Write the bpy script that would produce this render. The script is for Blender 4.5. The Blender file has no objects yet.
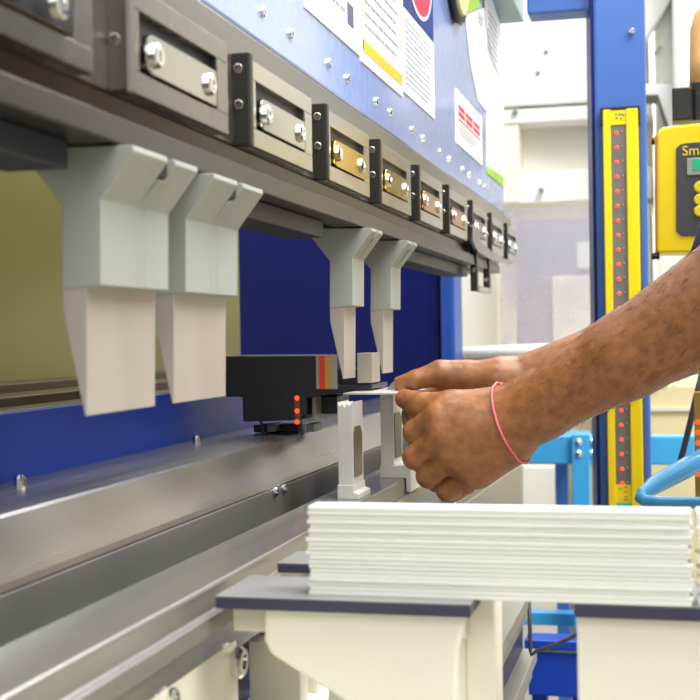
import bpy, bmesh, math, random
import numpy as np
from mathutils import Vector, Matrix
random.seed(4)
SC = bpy.context.scene
COL = SC.collection
# ------------------------------------------------------------------ camera
F = 1300.0                       # focal length in pixels of the 700 px frame
TH = math.atan(322.3 / F)        # yaw: the machine runs along +Y
PH = math.radians(0.555)         # slight look down
RO = math.radians(0.95)          # slight roll
E = 1.05                         # eye height
EYE = Vector((0, 0, E))
F0 = Vector((-math.sin(TH) * math.cos(PH), math.cos(TH) * math.cos(PH), -math.sin(PH)))
R0 = Vector((math.cos(TH), math.sin(TH), 0))
U0 = R0.cross(F0)
cr, sr = math.cos(RO), math.sin(RO)
IR = cr * R0 - sr * U0
IU = sr * R0 + cr * U0
cam = bpy.data.cameras.new('camera')
cam.sensor_width = 36
cam.lens = 36 * F / 700
cam.clip_start = 0.01
cam.dof.use_dof = True
cam.dof.focus_distance = 1.1
cam.dof.aperture_fstop = 15
co = bpy.data.objects.new('camera', cam)
COL.objects.link(co)
m = Matrix.Identity(4)
for i, v in enumerate((IR, IU, -F0)):
    for j in range(3):
        m[j][i] = v[j]
m.translation = EYE
co.matrix_world = m
SC.camera = co

# ------------------------------------------------------------------ world, lamps, exposure
w = bpy.data.worlds.new('hall_light')
SC.world = w
w.use_nodes = True
nt = w.node_tree
bg = nt.nodes['Background']
tc = nt.nodes.new('ShaderNodeTexCoord')
sx = nt.nodes.new('ShaderNodeSeparateXYZ')
rmp = nt.nodes.new('ShaderNodeValToRGB')
nt.links.new(tc.outputs['Generated'], sx.inputs[0])
mr = nt.nodes.new('ShaderNodeMapRange')
mr.inputs['From Min'].default_value = -1
mr.inputs['From Max'].default_value = 1
nt.links.new(sx.outputs['Z'], mr.inputs['Value'])
nt.links.new(mr.outputs[0], rmp.inputs[0])
els = rmp.color_ramp.elements
els[0].position = 0.40; els[0].color = (.35, .34, .32, 1)
els[1].position = 0.52; els[1].color = (1.0, .99, .97, 1)
e = els.new(0.68); e.color = (.55, .56, .58, 1)
e = els.new(0.85); e.color = (.9, .92, .95, 1)
nt.links.new(rmp.outputs[0], bg.inputs['Color'])
bg.inputs['Strength'].default_value = 0.72

def area(name, loc, target, sx_, sy_, power, col=(1, 1, 1)):
    l = bpy.data.lights.new(name, 'AREA')
    l.shape = 'RECTANGLE'; l.size = sx_; l.size_y = sy_
    l.energy = power; l.color = col
    o = bpy.data.objects.new(name, l); COL.objects.link(o)
    o.location = loc
    o.rotation_euler = (Vector(target) - Vector(loc)).to_track_quat('-Z', 'Y').to_euler()
    return o
area('hall_lamp', (1.1, 0.6, 3.6), (-.2, 1.0, 1.0), 1.6, 2.4, 150, (1, .98, .95))
area('hall_lamp', (0.6, -1.6, 3.0), (0, .8, .9), 1.6, 1.2, 26, (1, .98, .95))
area('hall_lamp', (0.3, 4.2, 4.2), (-.1, 3.6, .6), 3.5, 2.5, 260, (1, 1, .98))
SC.view_settings.view_transform = 'Standard'
SC.view_settings.look = 'None'
SC.view_settings.gamma = 1
SC.view_settings.exposure = 0.30

# ------------------------------------------------------------------ helpers
def P(u, v, D=None, X=None, Y=None, Z=None):
    """point of the place seen at (u, v), at a given depth or on a given plane"""
    du, dv = u - 350, v - 350
    a = du * cr - dv * sr
    b = du * sr + dv * cr
    d = F0 + R0 * (a / F) - U0 * (b / F)
    if D is not None: s = D
    elif X is not None: s = X / d.x
    elif Y is not None: s = Y / d.y
    else: s = (Z - E) / d.z
    return EYE + d * s

def lin(c):
    c = c.lstrip('#')
    out = []
    for i in (0, 2, 4):
        x = int(c[i:i + 2], 16) / 255
        out.append(x / 12.92 if x <= .04045 else ((x + .055) / 1.055) ** 2.4)
    return (*out, 1)

MATS = {}
def mat(name, col, rough=.5, metal=0, var=.08, scale=12, bump=0, stretch=(1, 1, 1), col2=None, coat=0, spec=.5, emit=0, sss=0):
    mt = bpy.data.materials.new(name); MATS[name] = mt
    mt.use_nodes = True
    n, l = mt.node_tree.nodes, mt.node_tree.links
    b = n['Principled BSDF']
    c1 = lin(col)
    c2 = lin(col2) if col2 else tuple(max(0, x * (1 - var * 2)) for x in c1[:3]) + (1,)
    t = n.new('ShaderNodeTexCoord'); mp = n.new('ShaderNodeMapping')
    mp.inputs['Scale'].default_value = stretch
    nz = n.new('ShaderNodeTexNoise'); nz.inputs['Scale'].default_value = scale; nz.inputs['Detail'].default_value = 5
    l.new(t.outputs['Object'], mp.inputs[0]); l.new(mp.outputs[0], nz.inputs['Vector'])
    r = n.new('ShaderNodeValToRGB')
    r.color_ramp.elements[0].position = .3; r.color_ramp.elements[1].position = .7
    r.color_ramp.elements[0].color = c2; r.color_ramp.elements[1].color = c1
    l.new(nz.outputs[0], r.inputs[0]); l.new(r.outputs[0], b.inputs['Base Color'])
    b.inputs['Metallic'].default_value = metal
    b.inputs['Specular IOR Level'].default_value = spec
    b.inputs['Coat Weight'].default_value = coat
    b.inputs['Coat Roughness'].default_value = .1
    rr = n.new('ShaderNodeMapRange')
    rr.inputs['To Min'].default_value = max(.02, rough - .07); rr.inputs['To Max'].default_value = min(1, rough + .07)
    l.new(nz.outputs[0], rr.inputs['Value']); l.new(rr.outputs[0], b.inputs['Roughness'])
    if bump:
        bp = n.new('ShaderNodeBump'); bp.inputs['Strength'].default_value = bump; bp.inputs['Distance'].default_value = .002
        l.new(nz.outputs[0], bp.inputs['Height']); l.new(bp.outputs[0], b.inputs['Normal'])
    if emit:
        b.inputs['Emission Color'].default_value = c1; b.inputs['Emission Strength'].default_value = emit
    if sss:
        b.inputs['Subsurface Weight'].default_value = sss
        b.inputs['Subsurface Radius'].default_value = (.01, .004, .002)
        b.inputs['Subsurface Scale'].default_value = .4
    return mt

mat('steel', '#A9A59C', .36, 1, .12, 30, .05, (1, .05, 1))
mat('bed_steel', '#A29F9A', .25, .7, .15, 40, .05, (1, .04, 1))
mat('holder_shaded', '#5C5850', .32, .9, .12, 30, .04, (1, .05, 1))  # darkened steel, the weak light under the clamps is put into its colour
mat('beam_grey', '#7E7A75', .45, .3, .12, 30, .04, (1, .05, 1))
mat('die_lit', '#F2F1EA', .4, .1, .04, 25, .05)  # paler copy of the die metal, strong light put into the colour
mat('bed_dark', '#5C5A56', .38, 1, .12, 30, .04, (1, .05, 1))
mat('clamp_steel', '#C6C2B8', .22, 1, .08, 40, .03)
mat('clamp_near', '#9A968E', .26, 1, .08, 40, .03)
mat('lever_steel', '#ABA8A0', .13, 1, .05, 60, .01)
mat('gold_sheen', '#D8B548', .16, 1, .05, 60, .01)  # lever steel with a gold reflection put into its colour
mat('brown_sheen', '#B98A52', .18, 1, .06, 60, .01)  # lever steel with a brown reflection put into its colour
mat('chrome', '#E2E2DE', .12, 1, .04)
mat('punch', '#ABAFA6', .5, .25, .05, 25, .06, (1, 1, .15), spec=.35)
mat('punch_tip', '#BBB2A8', .42, .35, .06, 25, .06, (1, 1, .15), spec=.35)
mat('die', '#D3D0CA', .42, .35, .06, 25, .05)
mat('black', '#26272A', .42, 0, .1, 30, .05)
mat('black_anod', '#34342F', .4, .3, .12, 30, .05)
mat('ram_blue', '#8FA5DA', .2, 0, .05, 90, .12, coat=.5, spec=.7)
mat('edge_blue', '#274FA4', .35, 0, .04, 8, spec=.3)
mat('blue_post', '#3E6AB4', .38, 0, .04, 8)
mat('navy', '#0C1860', .4, 0, .05, 4, spec=.2)
mat('navy_deep', '#18246C', .4, 0, .06, 4)
mat('royal', '#1E50CC', .35, 0, .05, 6, spec=.3)
mat('lightblue', '#45B0EA', .3, 0, .06, 8, coat=.3)
mat('olive', '#BDB45C', .33, 0, .12, 3, .0, (1, .6, 2))
mat('brown_ledge', '#75694F', .35, .5, .12, 20, .03, (8, .1, 8))
mat('cream', '#F1EEDD', .45, 0, .03, 6)
mat('cream_dim', '#D9D6C3', .4, 0, .05, 6)
mat('white_paint', '#F7F6EF', .45, 0, .02, 5)
mat('off_white', '#EDEADB', .45, 0, .04, 5)
mat('lilac', '#9E9AA8', .6, 0, .08, 2)
mat('pad_grey', '#8E8C8C', .4, .1, .12, 20, .05)
mat('pad_navy', '#37374F', .4, 0, .08, 20)
mat('sheet_white', '#E9EAE1', .35, 0, .03, 30, 0, (.2, 1, 3))
mat('paper', '#F6F6F4', .6, 0, .01, 10)
mat('print_grey', '#9FA4B4', .7, 0, .05)
mat('print_dark', '#5C6078', .7, 0, .05)
mat('print_red', '#E0304C', .6, 0, .05)
mat('print_navy', '#1C2E80', .6, 0, .05)
mat('print_yellow', '#F2C230', .6, 0, .05)
mat('green', '#A2D938', .5, 0, .05)
mat('yellow', '#FFDE00', .32, 0, .03, 8)
mat('amber_side', '#E8921C', .4, 0, .05)
mat('lens_grey', '#77756F', .25, 0, .08, 40)
mat('red_glow', '#FF3410', .3, 0, .02, emit=3.0)
mat('panel_grey', '#4A4A4C', .4, 0, .04)
mat('screen_green', '#12A878', .3, 0, .04, emit=.35)
mat('silver', '#BDBBAE', .35, .5, .06)
mat('tan', '#E9B972', .5, 0, .05)
mat('teal_grey', '#9DB2B8', .4, .2, .06)
mat('beige', '#DCCF9F', .6, 0, .08, 4)
mat('floor', '#B9AE97', .5, 0, .12, 2)
mat('wall', '#F4F3EC', .7, 0, .03, 2)
mat('red_reflection', '#F04326', .4)
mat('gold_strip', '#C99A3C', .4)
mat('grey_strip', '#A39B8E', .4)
mat('copper', '#8C6840', .35, .6)
mat('pink', '#F0787E', .5, 0, .08, 60)
mat('skin', '#A56F42', .38, 0, .1, 110, .4, (1, 1, 1), col2='#865430', sss=.05, spec=.5)
mat('nail', '#C99870', .3, 0, .03)
mat('hair', '#1A1412', .6, 0, .2, 60)
mat('shirt', '#1E2348', .75, 0, .12, 30, .1)
mat('trousers', '#2C2E38', .8, 0, .1, 30, .1)
mat('shoe', '#1D1B1A', .5, 0, .1)
mat('eye', '#EDEBE6', .2, 0, .01)
mat('cable', '#4A4A58', .5, 0, .05)
# clear plastic guard
mt = bpy.data.materials.new('clear_plastic'); MATS['clear_plastic'] = mt; mt.use_nodes = True
n, l = mt.node_tree.nodes, mt.node_tree.links
pb = n['Principled BSDF']; pb.inputs['Base Color'].default_value = lin('#BDB8C2'); pb.inputs['Roughness'].default_value = .25
tr = n.new('ShaderNodeBsdfTransparent'); mx = n.new('ShaderNodeMixShader')
nz = n.new('ShaderNodeTexNoise'); nz.inputs['Scale'].default_value = 5; nz.inputs['Detail'].default_value = 6
t = n.new('ShaderNodeTexCoord'); l.new(t.outputs['Object'], nz.inputs['Vector'])
rg = n.new('ShaderNodeMapRange'); rg.inputs['From Min'].default_value = .3; rg.inputs['From Max'].default_value = .7
rg.inputs['To Min'].default_value = .25; rg.inputs['To Max'].default_value = .6
l.new(nz.outputs[0], rg.inputs['Value']); l.new(rg.outputs[0], mx.inputs[0])
l.new(tr.outputs[0], mx.inputs[1]); l.new(pb.outputs[0], mx.inputs[2])
l.new(mx.outputs[0], n['Material Output'].inputs['Surface'])

BASE = {}      # world offset of each object that has children
def thing(name, label, cat, loc, group=None):
    o = bpy.data.objects.new(name, None); COL.objects.link(o)
    o.empty_display_size = .03
    o.location = loc; o['label'] = label; o['category'] = cat
    if group: o['group'] = group
    BASE[o.name] = Vector(loc)
    return o
def tag(o, label, cat, group=None):
    o['label'] = label; o['category'] = cat
    if group: o['group'] = group
    return o
def obj(name, bm, material, parent=None, bevel=0, smooth=False, label=None, kind=None, seg=2):
    """link one bmesh (in world coordinates) as one mesh object"""
    me = bpy.data.meshes.new(name)
    bmesh.ops.recalc_face_normals(bm, faces=bm.faces[:])
    if parent is not None:
        off = BASE[parent.name]
    else:
        xs = [v.co for v in bm.verts]
        lo = Vector((min(c.x for c in xs), min(c.y for c in xs), min(c.z for c in xs)))
        hi = Vector((max(c.x for c in xs), max(c.y for c in xs), max(c.z for c in xs)))
        off = Vector(((lo.x + hi.x) / 2, (lo.y + hi.y) / 2, lo.z))
    for v in bm.verts: v.co -= off
    bm.to_mesh(me); bm.free()
    o = bpy.data.objects.new(name, me); COL.objects.link(o)
    me.materials.append(MATS[material])
    if smooth:
        for p in me.polygons: p.use_smooth = True
    if parent is not None: o.parent = parent
    else: o.location = off
    BASE[o.name] = off
    if bevel:
        b = o.modifiers.new('bevel', 'BEVEL'); b.width = bevel; b.segments = seg; b.limit_method = 'ANGLE'; b.angle_limit = .6
    if label: o['label'] = label
    if kind: o['kind'] = kind
    return o
NB = bmesh.new
def box(bm, x0, x1, y0, y1, z0, z1, rot=0, piv=None):
    vs = [bm.verts.new((x, y, z)) for x in (x0, x1) for y in (y0, y1) for z in (z0, z1)]
    for f in ((0, 1, 3, 2), (4, 6, 7, 5), (0, 4, 5, 1), (2, 3, 7, 6), (0, 2, 6, 4), (1, 5, 7, 3)):
        bm.faces.new([vs[i] for i in f])
    if rot:
        c = Vector(piv) if piv else Vector(((x0 + x1) / 2, (y0 + y1) / 2, 0))
        bmesh.ops.rotate(bm, verts=vs, cent=c, matrix=Matrix.Rotation(rot, 3, 'Z'))
    return bm
def prism(bm, pts, axis, a0, a1):
    """polygon (two coordinates) swept along an axis: 'Y' takes (x, z), 'X' takes (y, z), 'Z' takes (x, y)"""
    def mk(p, a):
        return {'Y': (p[0], a, p[1]), 'X': (a, p[0], p[1]), 'Z': (p[0], p[1], a)}[axis]
    A = [bm.verts.new(mk(p, a0)) for p in pts]; B = [bm.verts.new(mk(p, a1)) for p in pts]
    bm.faces.new(A); bm.faces.new(B[::-1])
    k = len(pts)
    for i in range(k):
        bm.faces.new((A[i], B[i], B[(i + 1) % k], A[(i + 1) % k]))
    return bm
def cyl(bm, a, b, r, seg=14, r2=None):
    a, b = Vector(a), Vector(b); d = (b - a)
    q = d.to_track_quat('Z', 'Y')
    r2 = r if r2 is None else r2
    A, B = [], []
    for i in range(seg):
        t = 2 * math.pi * i / seg; c = Vector((math.cos(t), math.sin(t), 0))
        A.append(bm.verts.new(a + q @ (c * r))); B.append(bm.verts.new(b + q @ (c * r2)))
    bm.faces.new(A[::-1]); bm.faces.new(B)
    for i in range(seg):
        bm.faces.new((A[i], A[(i + 1) % seg], B[(i + 1) % seg], B[i]))
    return bm
def lathe(bm, a, axis, prof, seg=16):
    """prof: list of (distance along axis, radius); closed at both ends"""
    a = Vector(a); q = Vector(axis).to_track_quat('Z', 'Y'); rings = []
    for h, r in prof:
        rings.append([bm.verts.new(a + q @ Vector((math.cos(2 * math.pi * i / seg) * r, math.sin(2 * math.pi * i / seg) * r, h))) for i in range(seg)])
    for A, B in zip(rings, rings[1:]):
        for i in range(seg): bm.faces.new((A[i], A[(i + 1) % seg], B[(i + 1) % seg], B[i]))
    bm.faces.new(rings[0][::-1]); bm.faces.new(rings[-1])
    return bm
def tube(bm, pts, r, seg=10, closed=False):
    pts = [Vector(p) for p in pts]; rings = []; k = len(pts); nrm = None
    for i, p in enumerate(pts):
        if closed: d = pts[(i + 1) % k] - pts[i - 1]
        else: d = pts[min(i + 1, k - 1)] - pts[max(i - 1, 0)]
        d.normalize()
        if nrm is None: nrm = d.orthogonal().normalized()
        nrm = (nrm - d * nrm.dot(d)).normalized(); bi = d.cross(nrm)
        rr = r[i] if isinstance(r, (list, tuple)) else r
        rings.append([bm.verts.new(p + (nrm * math.cos(2 * math.pi * j / seg) + bi * math.sin(2 * math.pi * j / seg)) * rr) for j in range(seg)])
    pairs = list(zip(rings, rings[1:])) + ([(rings[-1], rings[0])] if closed else [])
    for A, B in pairs:
        for j in range(seg): bm.faces.new((A[j], A[(j + 1) % seg], B[(j + 1) % seg], B[j]))
    if not closed: bm.faces.new(rings[0][::-1]); bm.faces.new(rings[-1])
    return bm
def ball(bm, c, r, sub=2, sc=(1, 1, 1)):
    g = bmesh.ops.create_icosphere(bm, subdivisions=sub, radius=r)
    for v in g['verts']: v.co = Vector((v.co.x * sc[0], v.co.y * sc[1], v.co.z * sc[2])) + Vector(c)
    return bm
def screw_head(c, axis, r, h, socket=True):
    bm = NB()
    prof = [(0, r), (h * .7, r), (h, r * .8)]
    if socket: prof += [(h, r * .48), (h * .35, r * .45)]
    return lathe(bm, c, axis, prof, 14)
def fbox(bm, u0, v0, u1, v1, Y, dep):
    """box whose near face spans the given region on the plane Y"""
    a, b = P(u0, v0, Y=Y), P(u1, v1, Y=Y)
    c, d = P(u0, v1, Y=Y), P(u1, v0, Y=Y)
    return box(bm, (a.x + c.x) / 2, (b.x + d.x) / 2, Y, Y + dep, (c.z + b.z) / 2, (a.z + d.z) / 2)
def fpoly(pts, Y):
    return [(p.x, p.z) for p in (P(u, v, Y=Y) for u, v in pts)]
def xpoly(pts, X):
    return [(p.y, p.z) for p in (P(u, v, X=X) for u, v in pts)]
def copy_tree(o, parent=None):
    c = o.copy(); COL.objects.link(c)
    if parent is not None: c.parent = parent
    BASE[c.name] = BASE.get(o.name, Vector((0, 0, 0)))
    for ch in list(o.children): copy_tree(ch, c)
    return c

# ------------------------------------------------------------------ the setting
o = obj('floor', box(NB(), -5, 5, -3, 7, -.1, 0), 'floor', kind='structure')
o = obj('wall_back', box(NB(), -5, 5, 6.2, 6.35, 0, 4), 'wall', kind='structure')
o = obj('wall_left', box(NB(), -4.2, -4.05, -3, 6.2, 0, 4), 'wall', kind='structure')

# ------------------------------------------------------------------ press brake
XC = -.2487            # front of the clamps
ZB = E + .0932         # underside of the tool holder
brake = thing('press_brake', 'large blue and steel press brake running along the left of the picture', 'press brake', (-.45, 1.1, 0))
XR = -.2582
YR1 = P(503, 150, X=XR).y
ram = obj('ram', box(NB(), XR - .09, XR, .15, YR1, E + .1936, E + .85), 'ram_blue', brake, .002, label='pale glossy blue ram plate')
rs = [262, 290, 328, 347, 376, 390, 412, 423, 440, 449, 462.5, 469.5, 479.5, 485]
for u in rs:
    p = P(u, .786 * u - 194, X=XR)
    obj('screw', screw_head(p, (1, 0, 0), .0036, .0024), 'chrome', ram, label='small bright hex socket screw')
pl = P(503, 24, X=-.261)
lip = obj('ram_cover', box(NB(), XR - .08, P(524, 22, Y=pl.y).x, .3, pl.y, pl.z, pl.z + .07), 'teal_grey', brake, .002, label='grey green cover strip over the ram')
obj('clamp_beam', box(NB(), -.335, XR, .15, 2.17, E + .119, E + .1936), 'steel', brake, .0015, label='bare steel beam behind the clamps')
prof = [(-.260, E + .119), (-.263, E + .1095), (-.253, E + .1065), (-.2515, ZB), (-.276, ZB), (-.276, ZB + .006),
        (-.290, ZB + .006), (-.290, ZB), (-.335, ZB), (-.335, E + .119)]
obj('tool_holder', prism(NB(), prof, 'Y', .15, 1.97), 'holder_shaded', brake, .001, label='long steel tool holder rail')
for y0, y1 in ((.15, .55), (.79, 1.0), (1.3, 1.75)):
    obj('groove_cover', box(NB(), -.300, -.268, y0, y1, E + .0795, ZB - .0002), 'black', brake, .001, label='black bar in the tool groove')
# bed
ZR = E - .1362
rail = [(-.295, ZR), (-.2525, ZR), (-.251, ZR - .0015), (-.251, E - .1502), (-.2465, E - .1517), (-.2465, E - .1617), (-.250, E - .1632), (-.252, E - .171), (-.256, E - .186), (-.295, E - .2)]
obj('die_rail', prism(NB(), rail, 'Y', .12, 2.2), 'bed_steel', brake, .0008, label='polished steel die rail at the front of the bed')
# rear beam: flat top with ledges, a sloping polished front shoulder, dark face
rb = [(-.44, E - .0935), (-.388, E - .0935), (-.387, E - .0922), (-.352, E - .0922), (-.3495, E - .0937), (-.331, E - .1223), (-.3295, E - .1265), (-.44, E - .1265)]
obj('rear_beam', prism(NB(), rb, 'Y', .12, 2.3), 'bed_steel', brake, .0008, label='polished steel beam behind the dies')
obj('beam_face', box(NB(), -.44, -.3285, .12, 2.3, E - .24, E - .127), 'beam_grey', brake, .0008, label='dark grey face of the rear beam')
obj('gap_floor', box(NB(), -.33, -.29, .12, 2.2, E - .24, E - .2), 'bed_dark', brake)
rbm = [(20, 484), (197, 442)]
for u, v in rbm + [(122, 462), (262, 431)]:
    if (u, v) in ((20, 484), (197, 442)):
        p = P(u, v, Z=E - .0935)
        obj('bolt', lathe(NB(), (p.x, p.y, E - .0935), (0, 0, 1), [(0, .0042), (.004, .0042), (.0062, .002)], 12), 'chrome', brake, smooth=False, label='small bright bolt on the rear beam')
for u, v in ((274, 492), (283, 489)):
    p = P(u, v, X=-.3285)
    obj('bolt', screw_head(p, (1, 0, 0), .0042, .003), 'chrome', brake, label='small bright bolt on the beam face')
obj('rear_panel', box(NB(), -.445, -.437, .3, 1.5, E - .12, E - .0475), 'royal', brake, .001, label='bright blue strip panel behind the beam')
led = NB()
for i, (x0, x1, z) in enumerate(((-.475, -.4455, -.047), (-.51, -.475, -.040), (-.56, -.51, -.043), (-.62, -.56, -.036))):
    box(led, x0, x1, .3, 1.85, E - .07, E + z)
obj('rear_ledge', led, 'brown_ledge', brake, .001, label='brown stepped ledge')
obj('rear_guard', box(NB(), -.64, -.61, .3, 1.80, E - .1, E + .5), 'olive', brake, .002, label='olive rear guard sheet')
pz = P(224, 300, Y=1.84); pz2 = P(234, 300, Y=1.84)
obj('guard_post', box(NB(), pz.x, pz2.x, 1.81, 1.84, 0.02, E + .5), 'cream_dim', brake, .001, label='pale upright at the end of the rear guard')
# side frame
a, b = P(230, 300, Y=2.42), P(440, 300, Y=2.42)
obj('side_frame', box(NB(), a.x, b.x, 2.42, 2.5, 0, E + .9), 'navy', brake, .004, label='dark navy side frame plate')
a, b = P(440, 300, Y=2.40), P(454, 300, Y=2.40)
bmf = box(NB(), a.x, b.x, 2.40, 2.5, 0, E + .9)
obj('frame_edge', bmf, 'edge_blue', brake, .006, label='blue rounded frame edge')
# front of the bed
pf = [(u, v) for u, v in ((-150, 700), (230, 622), (237, 627), (239, 645), (236, 668), (226, 700), (200, 760), (-150, 1200))]
ye = P(238, 640, X=-.254).y
fp = []
z_t, z_b = E - .172, E - .42
for y, z in ((.1, z_t), (ye - .012, z_t), (ye - .003, z_t - .004), (ye, z_t - .014), (ye, z_b), (.1, z_b)):
    fp.append((y, z))
bp_ = obj('bed_panel', prism(NB(), fp, 'X', -.275, -.254), 'cream_dim', brake, .0015, label='cream front panel of the bed with a rounded end')
p = P(235, 662, X=-.254)
obj('bolt', screw_head(p, (1, 0, 0), .0095, .006), 'chrome', bp_, label='large bright bolt')
p = P(170, 699, X=-.254)
obj('bolt', screw_head(p, (1, 0, 0), .006, .004), 'chrome', bp_, label='bright bolt on cream panel')
obj('panel_seam', box(NB(), -.2545, -.2536, P(155, 690, X=-.254).y - .0006, P(155, 690, X=-.254).y + .0006, z_b, z_t), 'cream_dim', bp_)
obj('bed_front', box(NB(), -.34, -.285, .1, 2.2, .05, E - .19), 'navy_deep', brake, .002, label='dark blue front of the bed')
obj('bed_shelf', box(NB(), -.285, -.232, .1, 1.0, E - .262, E - .245), 'cream', brake, .002, label='cream ledge low on the bed')
for uc in (300, 318, 338):
    q = P(uc, 690, X=-.24)
    obj('bed_rib', box(NB(), -.275, -.24, q.y, q.y + .02, .3, E - .2), 'cream_dim', brake, .001)
# slide rail for the arms
for z, x in ((-.285, -.156), (-.362, -.156)):
    obj('slide_rail', prism(NB(), [(x - .03, E + z), (x, E + z), (x, E + z - .014), (x - .006, E + z - .02), (x - .006, E + z - .034), (x - .03, E + z - .034)], 'Y', .95, 1.5), 'silver', brake, .001, label='silver slide rail along the bed')
obj('rail_backing', box(NB(), -.30, -.172, .95, 1.5, .3, E - .29), 'navy', brake, .002, label='navy backing of the slide rails')

# ------------------------------------------------------------------ clamps
def make_clamp(loc, body_mat, end_mat, label, lever='lever_steel'):
    """clamp 0.17 long with a near end plate and a lever lying in its slot"""
    x0, y0, z0 = loc
    t = thing('tool_clamp', label, 'clamp', loc, 'tool clamps along the ram')
    L, H, p = .146, .053, .0095
    b = NB()
    xb = x0 - p
    box(b, xb, x0 - .005, y0 + .006, y0 + L, z0, z0 + H)                    # back plate
    s0, s1, za, zb = .0165, .127, .0115, .041
    f0, f1 = x0 - .005, x0
    box(b, f0, f1, y0 + .006, y0 + L, z0, z0 + za)
    box(b, f0, f1, y0 + .006, y0 + L, z0 + zb, z0 + H)
    box(b, f0, f1, y0 + .006, y0 + s0, z0 + za, z0 + zb)
    box(b, f0, f1, y0 + s1, y0 + L, z0 + za, z0 + zb)
    obj('clamp_body', b, body_mat, t, .0006)
    obj('slot_lining', box(NB(), x0 - .0052, x0 - .0046, y0 + s0, y0 + s1, z0 + za, z0 + zb), 'black', t, label='black bottom of the slot')
    ep = obj('end_plate', box(NB(), xb - .001, x0 + .0015, y0, y0 + .0075, z0 - .001, z0 + H + .003), end_mat, t, .0012, label='dark end plate')
    for dz in (.024, .046):
        obj('screw', screw_head((x0 - .0058, y0 + .0005, z0 + dz), (0, -1, 0), .0031, .0015), 'clamp_near', ep)
    if lever:
        r = .0100; yc0, yc1 = y0 + .031, y0 + .122
        zc = z0 + za + r + .0008
        pts = [(yc0 + r * math.cos(a), zc + r * math.sin(a)) for a in [math.pi / 2 + math.pi * k / 10 for k in range(11)]]
        pts += [(yc1, zc - r), (yc1, zc + r)]
        lv = obj('lever', prism(NB(), pts, 'X', x0 - .0045, x0 + .0015), lever, t, .0006, label={'gold_sheen': 'lever plate with a painted gold reflection', 'brown_sheen': 'lever plate with a painted brown reflection'}.get(lever, 'polished lever plate'))
        for dy in (.033, .110):
            obj('screw', screw_head((x0 + .0014, y0 + dy, zc), (1, 0, 0), .0062, .0028), 'chrome', lv, label='bright hex socket screw')
    return t
PITCH = .182
ZC = E + .119
where = ['nearest tool clamp, dark steel, cut by the left edge of the picture',
         'dark steel tool clamp above the two large near punches, second from left',
         'steel tool clamp with black end plate beside the large near punches, third from left',
         'steel tool clamp, lever painted with gold reflection, below the left document, fourth from left',
         'steel tool clamp, lever painted with gold reflection, above the two small punches, fifth from left',
         'tool clamp, lever painted with brown reflection, right of the small punches, sixth from left',
         'steel tool clamp, lever painted with brown reflection, seventh from left, before the hanging black bracket',
         'open bright tool clamp over the hanging black bracket, eighth from left',
         'small far tool clamp second from the far end of the row',
         'farthest tool clamp at the far end of the row']
for k in range(10):
    y = .573 + (k - 1) * PITCH
    make_clamp((XC, y, ZC), 'clamp_near' if k < 2 else 'clamp_steel', 'clamp_near' if k < 2 else 'black_anod', where[k], 'gold_sheen' if k in (3, 4) else 'brown_sheen' if k in (5, 6) else 'lever_steel')
# hanging bracket below the eighth clamp
yb = P(477.5, 260, X=XC).y
yb2 = P(490, 265, X=XC).y
br = thing('hanging_bracket', 'black U-shaped bracket hanging below the far clamps', 'bracket', (XC, yb, E + .03))
z0, z1 = P(474, 290, X=XC).z, P(474, 244, X=XC).z
obj('bar', box(NB(), XC - .010, XC - .001, yb, yb + .016, z0, z1 + .012), 'black_anod', br, .001)
obj('bar', box(NB(), XC - .010, XC - .001, yb2, yb2 + .016, z0 + .006, z1 + .004), 'black_anod', br, .001)
obj('cross_bar', box(NB(), XC - .009, XC - .001, yb + .016, yb2 + .016, z0, z0 + .008), 'clamp_steel', br, .001, label='grey cross bar')
bb = prism(NB(), xpoly([(472, 225), (477, 228), (481, 243), (492, 252), (506, 260), (506, 265), (489, 259), (477, 251), (472, 240)], XC + .003), 'X', XC - .001, XC + .004)
obj('latch', bb, 'lever_steel', br, .0005, label='bright bent latch plate')
for yy, zz in ((yb, z0 + .028), (yb2, z0 + .02)):
    obj('screw', screw_head((XC - .0055, yy, zz), (0, -1, 0), .003, .002), 'chrome', br)

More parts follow.
